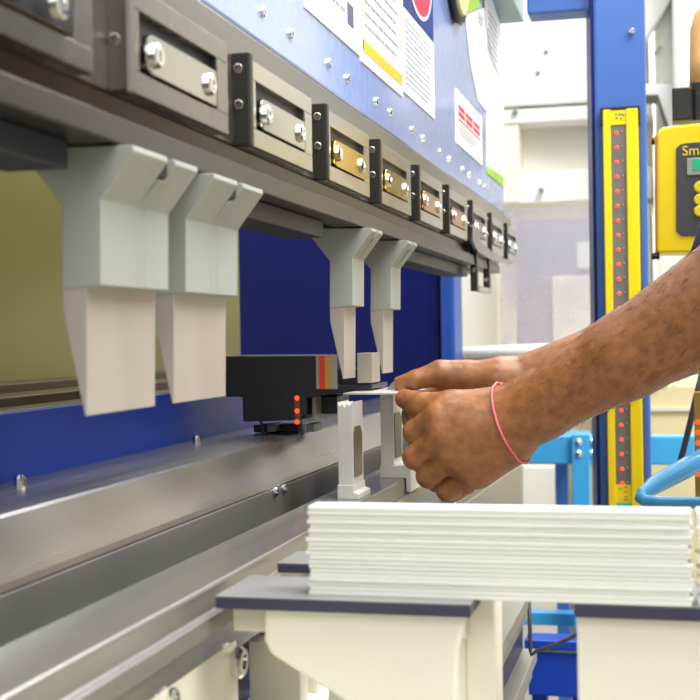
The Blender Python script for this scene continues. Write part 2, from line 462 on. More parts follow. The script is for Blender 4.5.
# ------------------------------------------------------------------ punches
YN = .569
body_px = [(30, 150), (34, 146), (100, 146), (133, 145), (134, 151), (101, 199), (101, 285), (62, 290), (62, 205), (31, 165)]
tip_px = [(62, 289.5), (86.5, 285.5), (86.5, 416), (84.5, 416), (62.5, 312)]
BODY = fpoly(body_px, YN); TIP = fpoly(tip_px, YN)
BODY = [(x, min(z, ZB)) for x, z in BODY]
hx = [P(u, v, Y=YN) for u, v in ((101, 146), (133, 145), (134, 153), (121, 171), (101, 199))]
def punch(y0, y1, label, notch):
    t = thing('punch', label, 'punch', (-.27, (y0 + y1) / 2, TIP[2][1]), 'gooseneck punches in the tool holder')
    body = NB()
    # main web without the shoulder, then the shoulder in pieces so that the notch stays open
    web = [BODY[0], BODY[1], (hx[0].x - .002, ZB), (hx[4].x, hx[4].z + .012), BODY[5], BODY[6], BODY[7], BODY[8], BODY[9]]
    full = BODY
    n0, n1 = y0 + (y1 - y0) * notch[0], y0 + (y1 - y0) * notch[1]
    prism(body, full, 'Y', y0, n0)
    cut = [BODY[0], BODY[1], (BODY[3][0] - .008, ZB), (BODY[3][0] - .008, ZB - .012), (BODY[4][0] - .004, ZB - .0125), BODY[5], BODY[6], BODY[7], BODY[8], BODY[9]]
    prism(body, cut, 'Y', n0, n1)
    prism(body, full, 'Y', n1, y1)
    obj('punch_body', body, 'punch', t, .0005)
    obj('notch_shade', prism(NB(), [(BODY[3][0] - .0079, ZB - .0005), (BODY[3][0] - .004, ZB - .0005), (BODY[3][0] - .004, ZB - .010), (BODY[3][0] - .0079, ZB - .012)], 'Y', n0 + .0006, n1 - .0006), 'black_anod', t, label='dark piece for the shade in the notch')  # dark piece added for the shade inside the notch
    obj('punch_blade', prism(NB(), TIP, 'Y', y0 + .0005, y1 - .0005), 'punch_tip', t, .0003, label='ground lower blade of the punch')
    return t
punch(.569, .654, 'nearest and largest pale gooseneck punch at the left', (.5, .62))
punch(.680, .768, 'second large pale gooseneck punch, right behind the nearest one', (.45, .56))
punch(1.068, 1.110, 'slim pale punch hanging above the die, left of the far pair', (.45, .6))
punch(1.222, 1.268, 'farthest slim pale punch above the fingertips', (.45, .6))

# ------------------------------------------------------------------ dies
def die(y0, y1, zt, label, mm='die', hook=False):
    t = thing('die', label, 'die', (-.268, (y0 + y1) / 2, ZR), 'dies standing on the front rail')
    xl, xr = -.2748, -.2622
    k = (xr - xl) / 6
    z1 = zt
    top = [(xl, z1), (xl + k, z1 - .004), (xl + 2 * k, z1 - .0008), (xl + 3 * k, z1 - .005), (xl + 4 * k, z1 - .0008), (xl + 5 * k, z1 - .003), (xr, z1)]
    pr = [(xl, ZR + .012)] + top + [(xr, ZR + .012)]
    obj('die_body', prism(NB(), pr, 'Y', y0, y1), mm, t, .0003)
    ft = [(xl - .001, ZR), (xl - .001, ZR + .012), (xr + .0002, ZR + .012), (xr + .0006, ZR + .006), (xr + .005, ZR + .0045), (xr + .005, ZR)]
    if hook: ft = [(xl - .001, ZR), (xl - .001, ZR + .012), (xr + .0005, ZR + .012), (xr + .012, ZR + .012), (xr + .0165, ZR + .009), (xr + .0165, ZR - .0135), (xr + .0118, ZR - .0135), (xr + .0118, ZR)]
    obj('die_foot', prism(NB(), ft, 'Y', y0 - .001, y1 + .004), mm, t, .0005, label='flanged foot of the die')
    rp = [(y0 + .004, ZR + .018), (y1 - .006, ZR + .018), (y1 - .006, zt - .028)] + [(y1 - .012, zt - .021), (y0 + .006, zt - .021), (y0 + .004, zt - .025)]
    obj('die_face', prism(NB(), rp, 'X', xr, xr + .0008), 'brown_ledge', t, .0003, label='brownish ground face')
    return t
zt1 = P(338, 402, X=-.2748).z
die(1.061, 1.099, zt1, 'left slim V die standing on the front rail beside the black gauge')
zt2 = P(378, 392, X=-.2748).z
die(1.226, 1.268, zt2, 'right bright V die on the front rail next to the thumbs', 'die_lit', True)

# ------------------------------------------------------------------ workpiece
wz = max(zt1, zt2) + .0012
wk = thing('workpiece', 'small thin bent metal strip held over the dies by both thumbs', 'sheet metal part', (-.265, 1.19, wz))
obj('flange', box(NB(), P(343, 391, Y=1.135).x, -.228, 1.135, 1.262, wz, wz + .0016), 'die', wk, .0002)
obj('upstand', prism(NB(), [(-.262, wz + .0016), (-.232, wz + .0016), (-.232, wz + .0075), (-.256, wz + .009)], 'Y', 1.196, 1.2), 'steel', wk, label='grey bent up edge')

# ------------------------------------------------------------------ back gauge
YG = 1.178
bgz = E - .0922
gauge = thing('back_gauge', 'black back gauge finger block behind the punches', 'back gauge', (-.33, YG + .03, bgz))
gp = fpoly([(225, 356), (337, 355), (338, 385), (372, 384), (372, 389), (306, 398), (306, 416), (300, 420), (243, 422), (242, 397), (225, 397)], YG)
obj('finger_body', prism(NB(), gp, 'Y', YG, YG + .07), 'black', gauge, .0012)
for u0, u1, mm in ((316, 319, 'grey_strip'), (319, 325, 'red_reflection'), (325, 331, 'gold_strip'), (331, 337, 'grey_strip')):  # reflection of the light curtain painted as bands on the tab
    obj('reflection_band', fbox(NB(), u0, 355.5, u1, 389, YG - .0012, .0012), mm, gauge, label={'red_reflection': 'painted red reflection', 'gold_strip': 'painted amber reflection', 'grey_strip': 'grey band'}[mm])
obj('finger_tip', prism(NB(), fpoly([(340, 369), (358, 369), (358, 384), (340, 386)], YG + .01), 'Y', YG + .01, YG + .05), 'black', gauge, .0006)
obj('stop_plate', fbox(NB(), 357, 353, 372, 383, YG - .002, .034), 'grey_strip', gauge, .0006, label='grey steel stop plate')
rec = obj('shiny_strip', fbox(NB(), 294.5, 396, 300, 424, YG - .001, .002), 'copper', gauge, label='copper strip with red reflections added as lights')
for v in (398, 411, 422):  # reflected curtain lights, added as small glowing discs
    p = P(297, v, Y=YG - .001)
    obj('light', lathe(NB(), p, (0, -1, 0), [(0, .0022), (.001, .0018)], 10), 'red_glow', rec, label='red reflection drawn as a small glow')
obj('side_bracket', fbox(NB(), 312, 397, 316, 420, YG + .01, .03), 'grey_strip', gauge, .0004)
obj('lower_block', fbox(NB(), 316, 396, 337, 414, YG + .03, .05), 'black', gauge, .001)
for u0 in (261, 300):
    a, b, c = P(u0, 418, Y=YG + .012), P(u0 + 1, 430, Y=YG + .012), P(u0 + 3, 439, Y=YG + .012)
    c.z = bgz
    obj('leg', tube(NB(), [a, b, c], .0016, 8), 'black', gauge)
    obj('slider', fbox(NB(), u0 + 6, 424, u0 + 14, 432, YG + .03, .03), 'grey_strip', gauge, .001)
obj('support_foot', box(NB(), P(255, 430, Y=YG + .05).x, P(300, 430, Y=YG + .05).x, YG + .045, YG + .07, bgz, P(270, 424, Y=YG + .05).z), 'black', gauge, .001)

# ------------------------------------------------------------------ papers on the ram
def paper(name, label, pts, prints, X=XR + .0012, cat='notice'):
    q = xpoly(pts, X)
    ys = [a for a, b in q]; zs = [b for a, b in q]
    t = thing(name, label, cat, (X, (min(ys) + max(ys)) / 2, min(zs)))
    obj('sheet', prism(NB(), q, 'X', X - .0008, X), 'paper', t)
    for nm, mm, polys, lab in prints:
        b = NB()
        for pp in polys: prism(b, pp, 'X', X, X + .0003)
        obj(nm, b, mm, t, label=lab)
    return t
def ydoc(u): return P(u, 60, X=XR + .0012).y
def zdoc(u, v): return P(u, v, X=XR + .0012).z
def lines(y0, y1, z0, z1, n, frac=.35, rag=.3):
    out = []
    for i in range(n):
        z = z1 - (z1 - z0) * (i + .5) / n; h = (z1 - z0) / n * frac
        e = y1 - (y1 - y0) * random.random() * rag
        y = y0
        while y < e - .004:                      # words
            wl = random.uniform(.008, .028); k = min(e, y + wl)
            out.append([(y, z - h / 2), (k, z - h / 2), (k, z + h / 2), (y, z + h / 2)])
            y = k + .003
    return out
def rect(y0, y1, z0, z1): return [(y0, z0), (y1, z0), (y1, z1), (y0, z1)]
def doc_corners(u0, u1, v0, top):
    y0, y1 = ydoc(u0), ydoc(u1); z0 = zdoc(u0, v0)
    return y0, y1, z0, z0 + top
def quad_paper(name, label, u0, u1, v0, top, prints):
    y0, y1, z0, z1 = doc_corners(u0, u1, v0, top)
    X = XR + .0012
    t = thing(name, label, 'notice', (X, (y0 + y1) / 2, z0))
    obj('sheet', box(NB(), X - .0012, X, y0, y1, z0, z1), 'paper', t)
    for nm, mm, polys, lab in prints(y0, y1, z0, z1):
        b = NB()
        for pp in polys: prism(b, pp, 'X', X, X + .0003)
        obj(nm, b, mm, t, label=lab)
    return t
quad_paper('document', 'white document with a small dark square, leftmost paper on the blue ram', 306, 360.5, 8, .24,
           lambda y0, y1, z0, z1: [('printed_text', 'print_grey', lines(y0 + .02, y1 - .04, z0 + .02, z1 - .02, 16, .22), 'faint grey text'),
                                   ('stamp', 'print_dark', [rect(y1 - .045, y1 - .024, z0 + .018, z0 + .036)], 'dark square mark')])
def doc2(y0, y1, z0, z1):
    fr = [rect(y0 + .006, y0 + .008, z0 + .012, z1), rect(y1 - .008, y1 - .006, z0 + .012, z1)]
    return [('printed_text', 'print_grey', lines(y0 + .014, y1 - .014, z0 + .03, z1 - .01, 22, .25, .15), 'faint grey text'),
            ('border', 'print_yellow', [rect(y0 + .006, y1 - .006, z0 + .010, z0 + .021)], 'yellow bottom border'),
            ('side_border', 'print_yellow', fr, 'thin yellow side border')]
quad_paper('document', 'white document with a yellow bottom border, middle paper on the ram', 361.5, 402.5, 61, .27, doc2)
def doc3(y0, y1, z0, z1):
    hz = z0 + .086
    X = 0
    cyy, czz, ry, rz = (y0 + y1) / 2 + .004, hz + .058, .068, .047
    ell = lambda s: [(cyy + ry * s * math.cos(a), czz + rz * s * math.sin(a)) for a in [2 * math.pi * k / 28 for k in range(28)]]
    return [('printed_text', 'print_grey', lines(y0 + .01, y1 - .012, z0 + .008, hz - .008, 12, .3, .25), 'grey text lines'),
            ('header', 'print_navy', [rect(y0 + .002, y1 - .002, hz, z1)], 'navy blue header')]
t3 = quad_paper('danger_sign', 'white danger sign with navy header and red oval on the ram', 403.5, 434, 91, .20, doc3)
y0, y1, z0, z1 = doc_corners(403.5, 434, 91, .20)
X = XR + .0012; hz = z0 + .086; cy_, cz_ = (y0 + y1) / 2 + .004, hz + .058
def ell(s): return [(cy_ + .074 * s * math.cos(a), cz_ + .05 * s * math.sin(a)) for a in [2 * math.pi * k / 28 for k in range(28)]]
obj('oval_border', prism(NB(), ell(1), 'X', X + .0003, X + .0005), 'paper', t3, label='white oval border')
obj('oval', prism(NB(), ell(.92), 'X', X + .0005, X + .0007), 'print_red', t3, label='red oval')
def text_obj(name, s, size, loc, rot, material, parent, label=None, ext=.0002):
    cu = bpy.data.curves.new(name, 'FONT'); cu.body = s; cu.size = size; cu.align_x = 'CENTER'; cu.align_y = 'CENTER'; cu.extrude = ext
    tmp = bpy.data.objects.new(name + '_source', cu); COL.objects.link(tmp)
    dg = bpy.context.evaluated_depsgraph_get(); dg.update()
    me = bpy.data.meshes.new_from_object(tmp.evaluated_get(dg))
    bpy.data.objects.remove(tmp); bpy.data.curves.remove(cu)
    M = Matrix.Translation(Vector(loc) - BASE[parent.name]) @ rot
    me.transform(M); me.name = name
    me.materials.clear(); me.materials.append(MATS[material])
    o = bpy.data.objects.new(name, me); COL.objects.link(o); o.parent = parent
    BASE[o.name] = BASE[parent.name]
    if label: o['label'] = label
    return o
ROTX = Matrix(((0, 0, 1, 0), (1, 0, 0, 0), (0, 1, 0, 0), (0, 0, 0, 1)))      # text facing +X, reading along +Y
text_obj('lettering', 'DANGER', .036, (X + .0009, cy_, cz_), ROTX, 'paper', t3, 'white lettering')
# lower sign with red heading
y0, y1 = P(456, 100, X=X).y, P(482, 130, X=X).y
z0, z1 = P(456, 142, X=X).z, P(456, 88, X=X).z
t4 = thing('warning_notice', 'small white notice with a red heading low on the far end of the ram', 'notice', (X, (y0 + y1) / 2, z0))
obj('sheet', box(NB(), X - .0012, X, y0, y1, z0, z1), 'paper', t4)
b = NB()
hh = z1 - z0
for zz in (.66, .54):
    for a0, a1 in ((.08, .3), (.34, .6), (.64, .9)):
        prism(b, rect(y0 + (y1 - y0) * a0, y0 + (y1 - y0) * a1, z0 + hh * zz, z0 + hh * (zz + .085)), 'X', X, X + .0004)
prism(b, rect(y0 + (y1 - y0) * .08, y0 + (y1 - y0) * .92, z0 + hh * .46, z0 + hh * .49), 'X', X, X + .0004)
obj('heading', b, 'print_red', t4, label='red heading')
b = NB()
for pp in lines(y0 + .02, y1 - .02, z0 + .012, z0 + hh * .42, 6, .3): prism(b, pp, 'X', X, X + .0003)
obj('printed_text', b, 'print_grey', t4, label='faint grey text')
# loose sheets hanging at the far end
XP = XR + .0010
lp = thing('loose_page', 'long white page hanging at the far end of the ram with green tape', 'paper', (XP, P(487, 170, X=XP).y, P(503, 185, X=XP).z))
obj('sheet', prism(NB(), xpoly([(465, 14), (484, 8), (503.5, 70), (503.5, 177), (487, 166), (487, 112), (478, 100), (471, 66)], XP), 'X', XP - .0008, XP), 'paper', lp)
obj('green_strip', prism(NB(), xpoly([(487, 166), (503.5, 177), (503.5, 187), (487, 173)], XP), 'X', XP - .0008, XP + .0004), 'green', lp, label='green bottom strip')
obj('green_tape', prism(NB(), xpoly([(462, -6), (476, -6), (481, 7), (466, 13)], XP + .001), 'X', XP, XP + .002), 'green', lp, label='piece of green tape')
b = NB()
for i in range(3):
    prism(b, xpoly([(478, 12 + i * 4), (483, 19 + i * 4), (483, 20.5 + i * 4), (478, 13.5 + i * 4)], XP), 'X', XP, XP + .0003)
obj('printed_text', b, 'print_dark', lp)
lq = thing('loose_page', 'pale lilac page with faint print beside the long white page', 'paper', (XP + .0012, P(495, 70, X=XP).y, P(500, 76, X=XP).z))
obj('sheet', prism(NB(), xpoly([(484, -8), (492, -2), (500, 24), (500, 76), (492, 58), (486, 20)], XP + .0012), 'X', XP + .0004, XP + .0012), 'paper', lq)
b = NB()
for i in range(7):
    prism(b, xpoly([(488, 10 + i * 6), (497, 26 + i * 6), (497, 27.5 + i * 6), (488, 11.5 + i * 6)], XP + .0012), 'X', XP + .0012, XP + .0015)
obj('printed_text', b, 'print_grey', lq)
# round gauge
gc = P(453, -32, X=XR)
dial = thing('round_dial', 'dark rimmed round dial on the ram, cut by the top edge of the picture', 'dial', gc)
obj('rim', lathe(NB(), gc, (1, 0, 0), [(0, .066), (.006, .070), (.009, .068)], 36), 'black', dial, label='black rim')
obj('face', lathe(NB(), gc + Vector((.009, 0, 0)), (1, 0, 0), [(0, .060), (.003, .058), (.004, .04)], 36), 'beige', dial, label='beige face')

# ------------------------------------------------------------------ foreground arms, pads and strips
ZP = E - .139            # top of the pads
def gusset(name, pts, Y, th, material, parent, label=None):
    return obj(name, prism(NB(), fpoly(pts, Y), 'Y', Y, Y + th), material, parent, .002, label=label)
Y1 = P(215, 596, Z=ZP).y
arm = thing('support_arm', 'cream support arm with a grey navy edged pad at the left end of the strips', 'support arm', (-.16, Y1 + .03, ZP - .25))
xa, xb = P(215, 596, Y=Y1).x, P(470, 596, Y=Y1).x
pd = obj('pad', box(NB(), xa, xb, Y1, Y1 + .062, ZP - .0006, ZP), 'pad_grey', arm, label='grey pad top')
obj('pad_edge', box(NB(), xa, xb, Y1, Y1 + .062, ZP - .0070, ZP - .0006), 'pad_navy', arm, .0008, label='navy pad plate')
YG1 = Y1 + .006
gusset('gusset', [(264, 604), (467, 604), (464, 625), (458, 655), (455, 760), (395, 760), (345, 702), (285, 664), (270, 654), (264, 640)], YG1, .008, 'cream', arm, 'cream gusset plate')
obj('arm_beam', box(NB(), P(240, 610, Y=YG1 + .02).x, P(463, 610, Y=YG1).x, YG1 + .008, YG1 + .045, ZP - .022, ZP - .007), 'cream_dim', arm, .001, label='cream beam under the pad')
cx0, cx1 = P(471, 640, Y=YG1 + .05).x, P(500, 640, Y=YG1 + .05).x
obj('upright', box(NB(), cx0, cx1, YG1 + .03, YG1 + .06, .25, ZP - .0002), 'cream', arm, .001, label='cream upright of the arm')
obj('arm_rib', box(NB(), P(455, 640, Y=YG1 + .03).x, cx0, YG1 + .008, YG1 + .055, ZP - .25, ZP - .0075), 'cream', arm, .001)
# far arm, its pad and a white bracket seen under the hand
Y3 = P(280, 563, Z=ZP).y
xa3 = P(277, 563, Y=Y3).x
arm3 = thing('support_arm', 'cream support arm behind the white strips with a slanted bracket below the fist', 'support arm', (-.12, Y3 + .05, ZP - .2))
obj('pad', box(NB(), xa3, xa3 + .10, Y3, Y3 + .045, ZP - .0006, ZP), 'pad_grey', arm3, label='grey pad top')
obj('pad_edge', box(NB(), xa3, xa3 + .10, Y3, Y3 + .045, ZP - .0062, ZP - .0006), 'pad_navy', arm3, .0008, label='navy pad plate')
obj('arm_beam', box(NB(), xa3 + .03, xa3 + .12, Y3 + .005, Y3 + .04, ZP - .25, ZP - .0062), 'cream_dim', arm3, .001)
YB = 1.27
brk = thing('bracket', 'cream bracket with a slanted top edge behind the near fist', 'bracket', (-.12, YB, .3))
gusset('bracket_plate', [(430, 527), (521, 463), (523, 466), (523, 505), (523, 583), (498, 583), (498, 650), (430, 650)], YB, .006, 'cream', brk)
gusset('bracket_flange', [(424, 525), (517, 459), (522, 463), (430, 529)], YB + .001, .04, 'cream_dim', brk, 'slanted flange')
# right arm
Y2 = P(575, 603, Z=ZP).y
arm2 = thing('support_arm', 'cream support stand with a grey navy edged pad at the lower right', 'support arm', (.02, Y2 + .03, ZP - .3))
xa2, xb2 = P(574, 600, Y=Y2).x, .12
obj('pad', box(NB(), xa2, xb2, Y2, Y2 + .062, ZP - .0006, ZP), 'pad_grey', arm2, label='grey pad top')
obj('pad_edge', box(NB(), xa2, xb2, Y2, Y2 + .062, ZP - .0075, ZP - .0006), 'pad_navy', arm2, .0008, label='navy pad plate')
xg2 = P(577, 650, Y=Y2 + .006).x
obj('front_plate', box(NB(), xg2, xb2 - .004, Y2 + .006, Y2 + .014, .2, ZP - .0075), 'cream', arm2, .0015, label='cream front plate')
obj('back_box', box(NB(), xg2 + .004, xb2 - .006, Y2 + .014, Y2 + .058, .2, ZP - .0075), 'cream_dim', arm2, .0015)
# strips
NS = 20
zs0 = ZP
ztop = P(350, 505, Y=Y1 + .018).z
th = (ztop - zs0) / NS
YS = Y1 + .012
lenx0, lenx1 = P(308, 550, Y=YS).x, P(691, 550, Y=YS).x
strip = obj('metal_strip', box(NB(), lenx0, lenx1, YS, YS + .019, zs0, zs0 + th * .93), 'sheet_white', None, .0003)
for k in range(NS):
    o = strip if k == 0 else copy_tree(strip)
    if k:
        o.location = (strip.location.x + random.uniform(-.0018, .0012), strip.location.y + random.uniform(-.0005, .0005), zs0 + k * th)
    tag(o, 'topmost white strip of the large stack in the foreground' if k == NS - 1 else 'lowest white strip of the large stack, lying on the pads' if k == 0 else 'long thin white strip within the large stack in the foreground', 'metal strip', 'white strips in the large stack')
base_strip_loc = Vector(strip.location)
st2 = obj('metal_strip', box(NB(), lenx1 + .0025, lenx1 + .09, YS + .002, YS + .021, zs0, zs0 + th * .93), 'sheet_white', None, .0003)
l2 = Vector(st2.location)
for k in range(NS):
    o = st2 if k == 0 else copy_tree(st2)
    o.location = (l2.x + random.uniform(0, .002), l2.y + random.uniform(-.0005, .0005), zs0 + k * th)
    tag(o, 'white strip in the second stack cut by the right edge of the picture', 'metal strip', 'white strips in the second stack')

# ------------------------------------------------------------------ guard frame with light curtain
YP = 1.83
gf = thing('guard_frame', 'tall blue steel frame post with a beam to the machine top', 'frame', (P(620, 300, Y=YP).x, YP + .04, 0))
ra = math.radians(8.5)
xl, xr_ = P(597, 250, Y=YP).x, P(649, 250, Y=YP).x
piv = ((xl + xr_) / 2, YP, 0)
obj('post', box(NB(), xl - .001, xr_, YP, YP + .07, 0, E + .75, ra, piv), 'blue_post', gf, .004, label='blue square post')
obj('dark_side', box(NB(), xl - .0045, xl - .001, YP + .002, YP + .068, 0, E + .75, ra, piv), 'navy', gf, label='navy side face of the post')
bz = P(560, 1, Y=YP + .02).z
obj('beam', box(NB(), P(526, 5, Y=YP).x, xl - .002, YP + .01, YP + .06, P(560, 12, Y=YP + .01).z, P(560, 12, Y=YP + .01).z + .12), 'blue_post', gf, .003, label='blue cross beam')
p = P(632, 31, Y=YP - .001)
obj('bolt', lathe(NB(), p, (0, -1, 0), [(0, .0042), (.003, .0042), (.005, .002)], 12), 'chrome', gf, label='bright bolt head')
YL = YP - .028
lc = thing('light_curtain', 'yellow light curtain bar with red lights on the blue post', 'light curtain', (P(622, 300, Y=YL).x, YL, P(622, 505, Y=YL).z))
zt_, zb_ = P(620, 109, Y=YL).z, P(625, 530, Y=YL).z
def xl_(u): return P(u, 300, Y=YL).x
A, B_, C, D_ = xl_(605.5), xl_(613), xl_(628.5), xl_(640.5)
obj('housing_rail', box(NB(), A, B_, YL, YL + .024, zb_, zt_), 'yellow', lc, .0015, label='yellow left rail')
obj('housing_rail', box(NB(), C, D_, YL, YL + .024, zb_, zt_), 'yellow', lc, .0015, label='yellow right rail')
zl0, zl1 = P(622, 485, Y=YL).z, P(622, 124, Y=YL).z
obj('top_label', box(NB(), B_, C, YL + .003, YL + .02, zl1, zt_ - .001), 'yellow', lc)
b = NB(); pp = P(619, 116, Y=YL)
for dx, dz in ((-.004, .003), (.001, .003), (.005, .002), (-.003, -.002), (.003, -.003)):
    box(b, pp.x + dx - .0015, pp.x + dx + .0015, YL + .0022, YL + .003, pp.z + dz - .001, pp.z + dz + .001)
obj('printed_mark', b, 'print_dark', lc)
lens = obj('lens_window', box(NB(), B_, C, YL + .004, YL + .018, zl0, zl1), 'lens_grey', lc, label='grey lens window')
v = 133
while v < 484:
    if True:
        uu = 616 + (v - 133) * .0165
        p = P(uu + .6, v, Y=YL + .004)
        obj('light', lathe(NB(), p, (0, -1, 0), [(0, .0023), (.001, .0021), (.0015, .0012)], 10), 'red_glow', lens, label='red reflection drawn as a small glow')
        p = P(uu + 6, v - 1.5, Y=YL + .004)
        obj('lens', lathe(NB(), p, (0, -1, 0), [(0, .0012), (.001, .001)], 8), 'silver', lens)
    v += 14.6
obj('bottom_label', box(NB(), B_, C, YL + .003, YL + .02, P(622, 503, Y=YL).z, zl0), 'yellow', lc)
b = NB()
for v, hw in ((488, .002), (493, .002), (498, .002), (501, .003)):
    p = P(626, v - 1, Y=YL); box(b, p.x - hw, p.x + hw, YL + .0022, YL + .003, p.z - .0005, p.z + .0005)
for u in (620.5, 632):
    p = P(u, 484 + 10, Y=YL); box(b, p.x - .0009, p.x + .0009, YL + .0022, YL + .003, p.z + .006, p.z + .0078)
obj('printed_mark', b, 'print_dark', lc)
obj('green_label', box(NB(), B_, C, YL + .003, YL + .02, zb_ + .002, P(622, 503, Y=YL).z), 'screen_green', lc)
obj('end_cap', prism(NB(), [(A - .004, zt_ - .018), (A - .004, zt_ + .004), (D_ + .003, zt_ + .004), (D_ + .003, zt_ - .018), (D_ + .0005, zt_ - .018), (D_ + .0005, zt_ - .0002), (A - .0005, zt_ - .0002), (A - .0005, zt_ - .018)], 'Y', YL + .002, YL + .028), 'black', lc, .0008, label='black top bracket')
obj('mount_plate', box(NB(), A - .012, D_ + .002, YL + .0245, YL + .0275, zb_, zt_ - .005), 'panel_grey', lc, label='grey mounting plate')

# ------------------------------------------------------------------ control box
YK = 1.5
kp = fpoly([(657, 133), (662, 127), (720, 121), (760, 119), (760, 252), (657, 253)], YK)
kb = thing('control_box', 'bright yellow control box with dark keypad panel at the right edge', 'control box', (P(690, 250, Y=YK).x, YK + .03, P(690, 252, Y=YK).z))
obj('case', prism(NB(), kp, 'Y', YK, YK + .06), 'yellow', kb, .003)
obj('case_side', prism(NB(), fpoly([(654.5, 137), (657, 133), (657, 253), (655, 253)], YK + .006), 'Y', YK + .006, YK + .058), 'amber_side', kb, label='amber side of the case')
for v in (141, 256):
    p = P(656, v, Y=YK + .01)
    obj('screw', lathe(NB(), p + Vector((.004, 0, 0)), (-1, 0, 0), [(0, .004), (.008, .004), (.009, .003)], 12), 'black', kb)
kc = fpoly([(676, 149), (680, 144.5), (686, 143), (745, 139), (745, 236), (681, 236), (676, 231)], YK - .0015)
pn = obj('panel', prism(NB(), kc, 'Y', YK - .0015, YK), 'panel_grey', kb, .0004, label='dark grey keypad panel')
obj('screen_frame', fbox(NB(), 687, 157, 740, 174, YK - .003, .0015), 'silver', kb, .0004, label='silver screen frame')
obj('screen', fbox(NB(), 692.5, 158, 735, 169, YK - .004, .001), 'screen_green', kb, label='green display')
for v in (187, 199.5, 211):
    for u in (700, 714, 728):
        p = P(u, v, Y=YK - .0015)
        obj('button', lathe(NB(), p, (0, -1, 0), [(0, .0066), (.0015, .0064), (.0022, .005)], 18), 'yellow', kb, label='round yellow button')
p = P(699, 150.5, Y=YK - .0018)
text_obj('lettering', 'Smart', .0155, p, Matrix.Rotation(math.pi / 2, 4, 'X'), 'yellow', kb, 'yellow lettering')
obj('arm_mount', box(NB(), P(700, 200, Y=YK).x, P(750, 200, Y=YK).x, YK + .06, YK + .2, E + .13, E + .17), 'panel_grey', kb)
obj('stand_pole', box(NB(), P(715, 200, Y=YK).x, P(745, 200, Y=YK).x, YK + .17, YK + .2, 0, E + .17), 'panel_grey', kb, .002)
# connector and hose on top
cn = thing('cable_connector', 'black cable connector on top of the yellow control box', 'connector', P(690, 122, Y=YK + .02))
obj('plug', box(NB(), P(672, 100, Y=YK + .02).x, P(692, 100, Y=YK + .02).x, YK + .01, YK + .045, P(690, 121, Y=YK + .02).z, P(690, 88, Y=YK + .02).z), 'black_anod', cn, .002)
q0, q1 = P(699, 121.5, Y=YK + .03), P(699, 84, Y=YK + .03)
obj('gland', lathe(NB(), q0, q1 - q0, [(0, .012), (.03, .012), (.031, .0105), ((q1 - q0).length, .0105)], 20), 'black', cn)
hs = [P(u, v, Y=YK + .03) for u, v in ((699, 84), (699, 60), (699.5, 30), (703, 17), (712, 8), (730, 4))]
tag(obj('cable_hose', tube(NB(), hs, .0105, 14), 'tan', smooth=True), 'tan hose rising from the black connector at the upper right', 'hose')

# ------------------------------------------------------------------ background machines
YM = 3.0
wc = thing('white_machine', 'tall white machine cabinet with an open bay behind the blue post', 'machine', (P(550, 300, Y=YM).x, YM + .3, 0))
obj('top_panel', fbox(NB(), 470, -150, 646, 104, YM, .5), 'white_paint', wc, .006, label='white upper panel')
obj('hood_rail', fbox(NB(), 470, 106, 652, 121, YM + .01, .5), 'white_paint', wc, .004)
obj('bay_back', fbox(NB(), 470, 121, 652, 180, YM + .10, .3), 'off_white', wc, label='cream recessed bay')
obj('bay_sill', prism(NB(), [(P(470, 170, Y=YM).x, P(540, 170, Y=YM).z), (P(652, 170, Y=YM).x, P(540, 170, Y=YM).z), (P(652, 170, Y=YM).x, P(540, 202, Y=YM).z), (P(470, 170, Y=YM).x, P(540, 202, Y=YM).z)], 'Y', YM + .02, YM + .45), 'white_paint', wc, .004, label='white sill of the bay')
obj('bay_side', fbox(NB(), 470, 106, 519, 204, YM + .015, .4), 'off_white', wc, .004)
for u, v in ((538, 73), (546, 52), (515, 112), (541, 190)):
    p = P(u, v, Y=YM)
    obj('bolt', lathe(NB(), p + Vector((0, .012, 0)), (0, -1, 0), [(0, .006), (.012, .006), (.018, .004)], 10), 'pad_grey', wc, label='small grey bolt')
obj('column', fbox(NB(), 461, 204, 497, 470, YM, .4), 'cream', wc, .004, label='cream column')
obj('column', box(NB(), P(640, 300, Y=YM).x, P(652, 300, Y=YM).x, YM, YM + .4, 0, P(640, 204, Y=YM).z), 'cream', wc, .004)
obj('base', box(NB(), P(461, 300, Y=YM).x, P(652, 300, Y=YM).x, YM, YM + .5, 0, .35), 'cream', wc, .004, label='cream base')
gd = thing('plastic_guard', 'smudged clear plastic guard sheet below the white cabinet', 'guard', (P(550, 340, Y=YM - .1).x, YM - .1, P(550, 350, Y=YM - .1).z))
obj('clear_sheet', fbox(NB(), 500, 206, 640, 352, YM - .1, .004), 'clear_plastic', gd)
obj('sheet_rail', fbox(NB(), 470, 350, 640, 358, YM - .11, .03), 'off_white', gd, .002, label='white lower rail')
obj('guard_foot', box(NB(), P(636, 300, Y=YM - .1).x, P(640, 300, Y=YM - .1).x, YM - .1, YM - .08, 0, P(550, 352, Y=YM - .1).z), 'off_white', gd)
# things behind the guard
hb = thing('grey_cabinet', 'lilac grey cabinet seen through the plastic guard', 'cabinet', (P(570, 320, Y=4.6).x, 4.7, 0))
obj('cabinet_body', box(NB(), P(455, 300, Y=4.6).x, P(650, 300, Y=4.6).x, 4.6, 5.1, 0, P(560, 190, Y=4.6).z), 'lilac', hb, .01)
obj('cabinet_door', fbox(NB(), 553, 275, 640, 420, 4.58, .02), 'off_white', hb, .006, label='pale cabinet door')
obj('blue_label', fbox(NB(), 500, 338, 518, 352, 4.585, .015), 'blue_post', hb, label='blue mark')
obj('paper_label', fbox(NB(), 577, 242, 592, 268, 4.57, .01), 'paper', hb, label='white label')
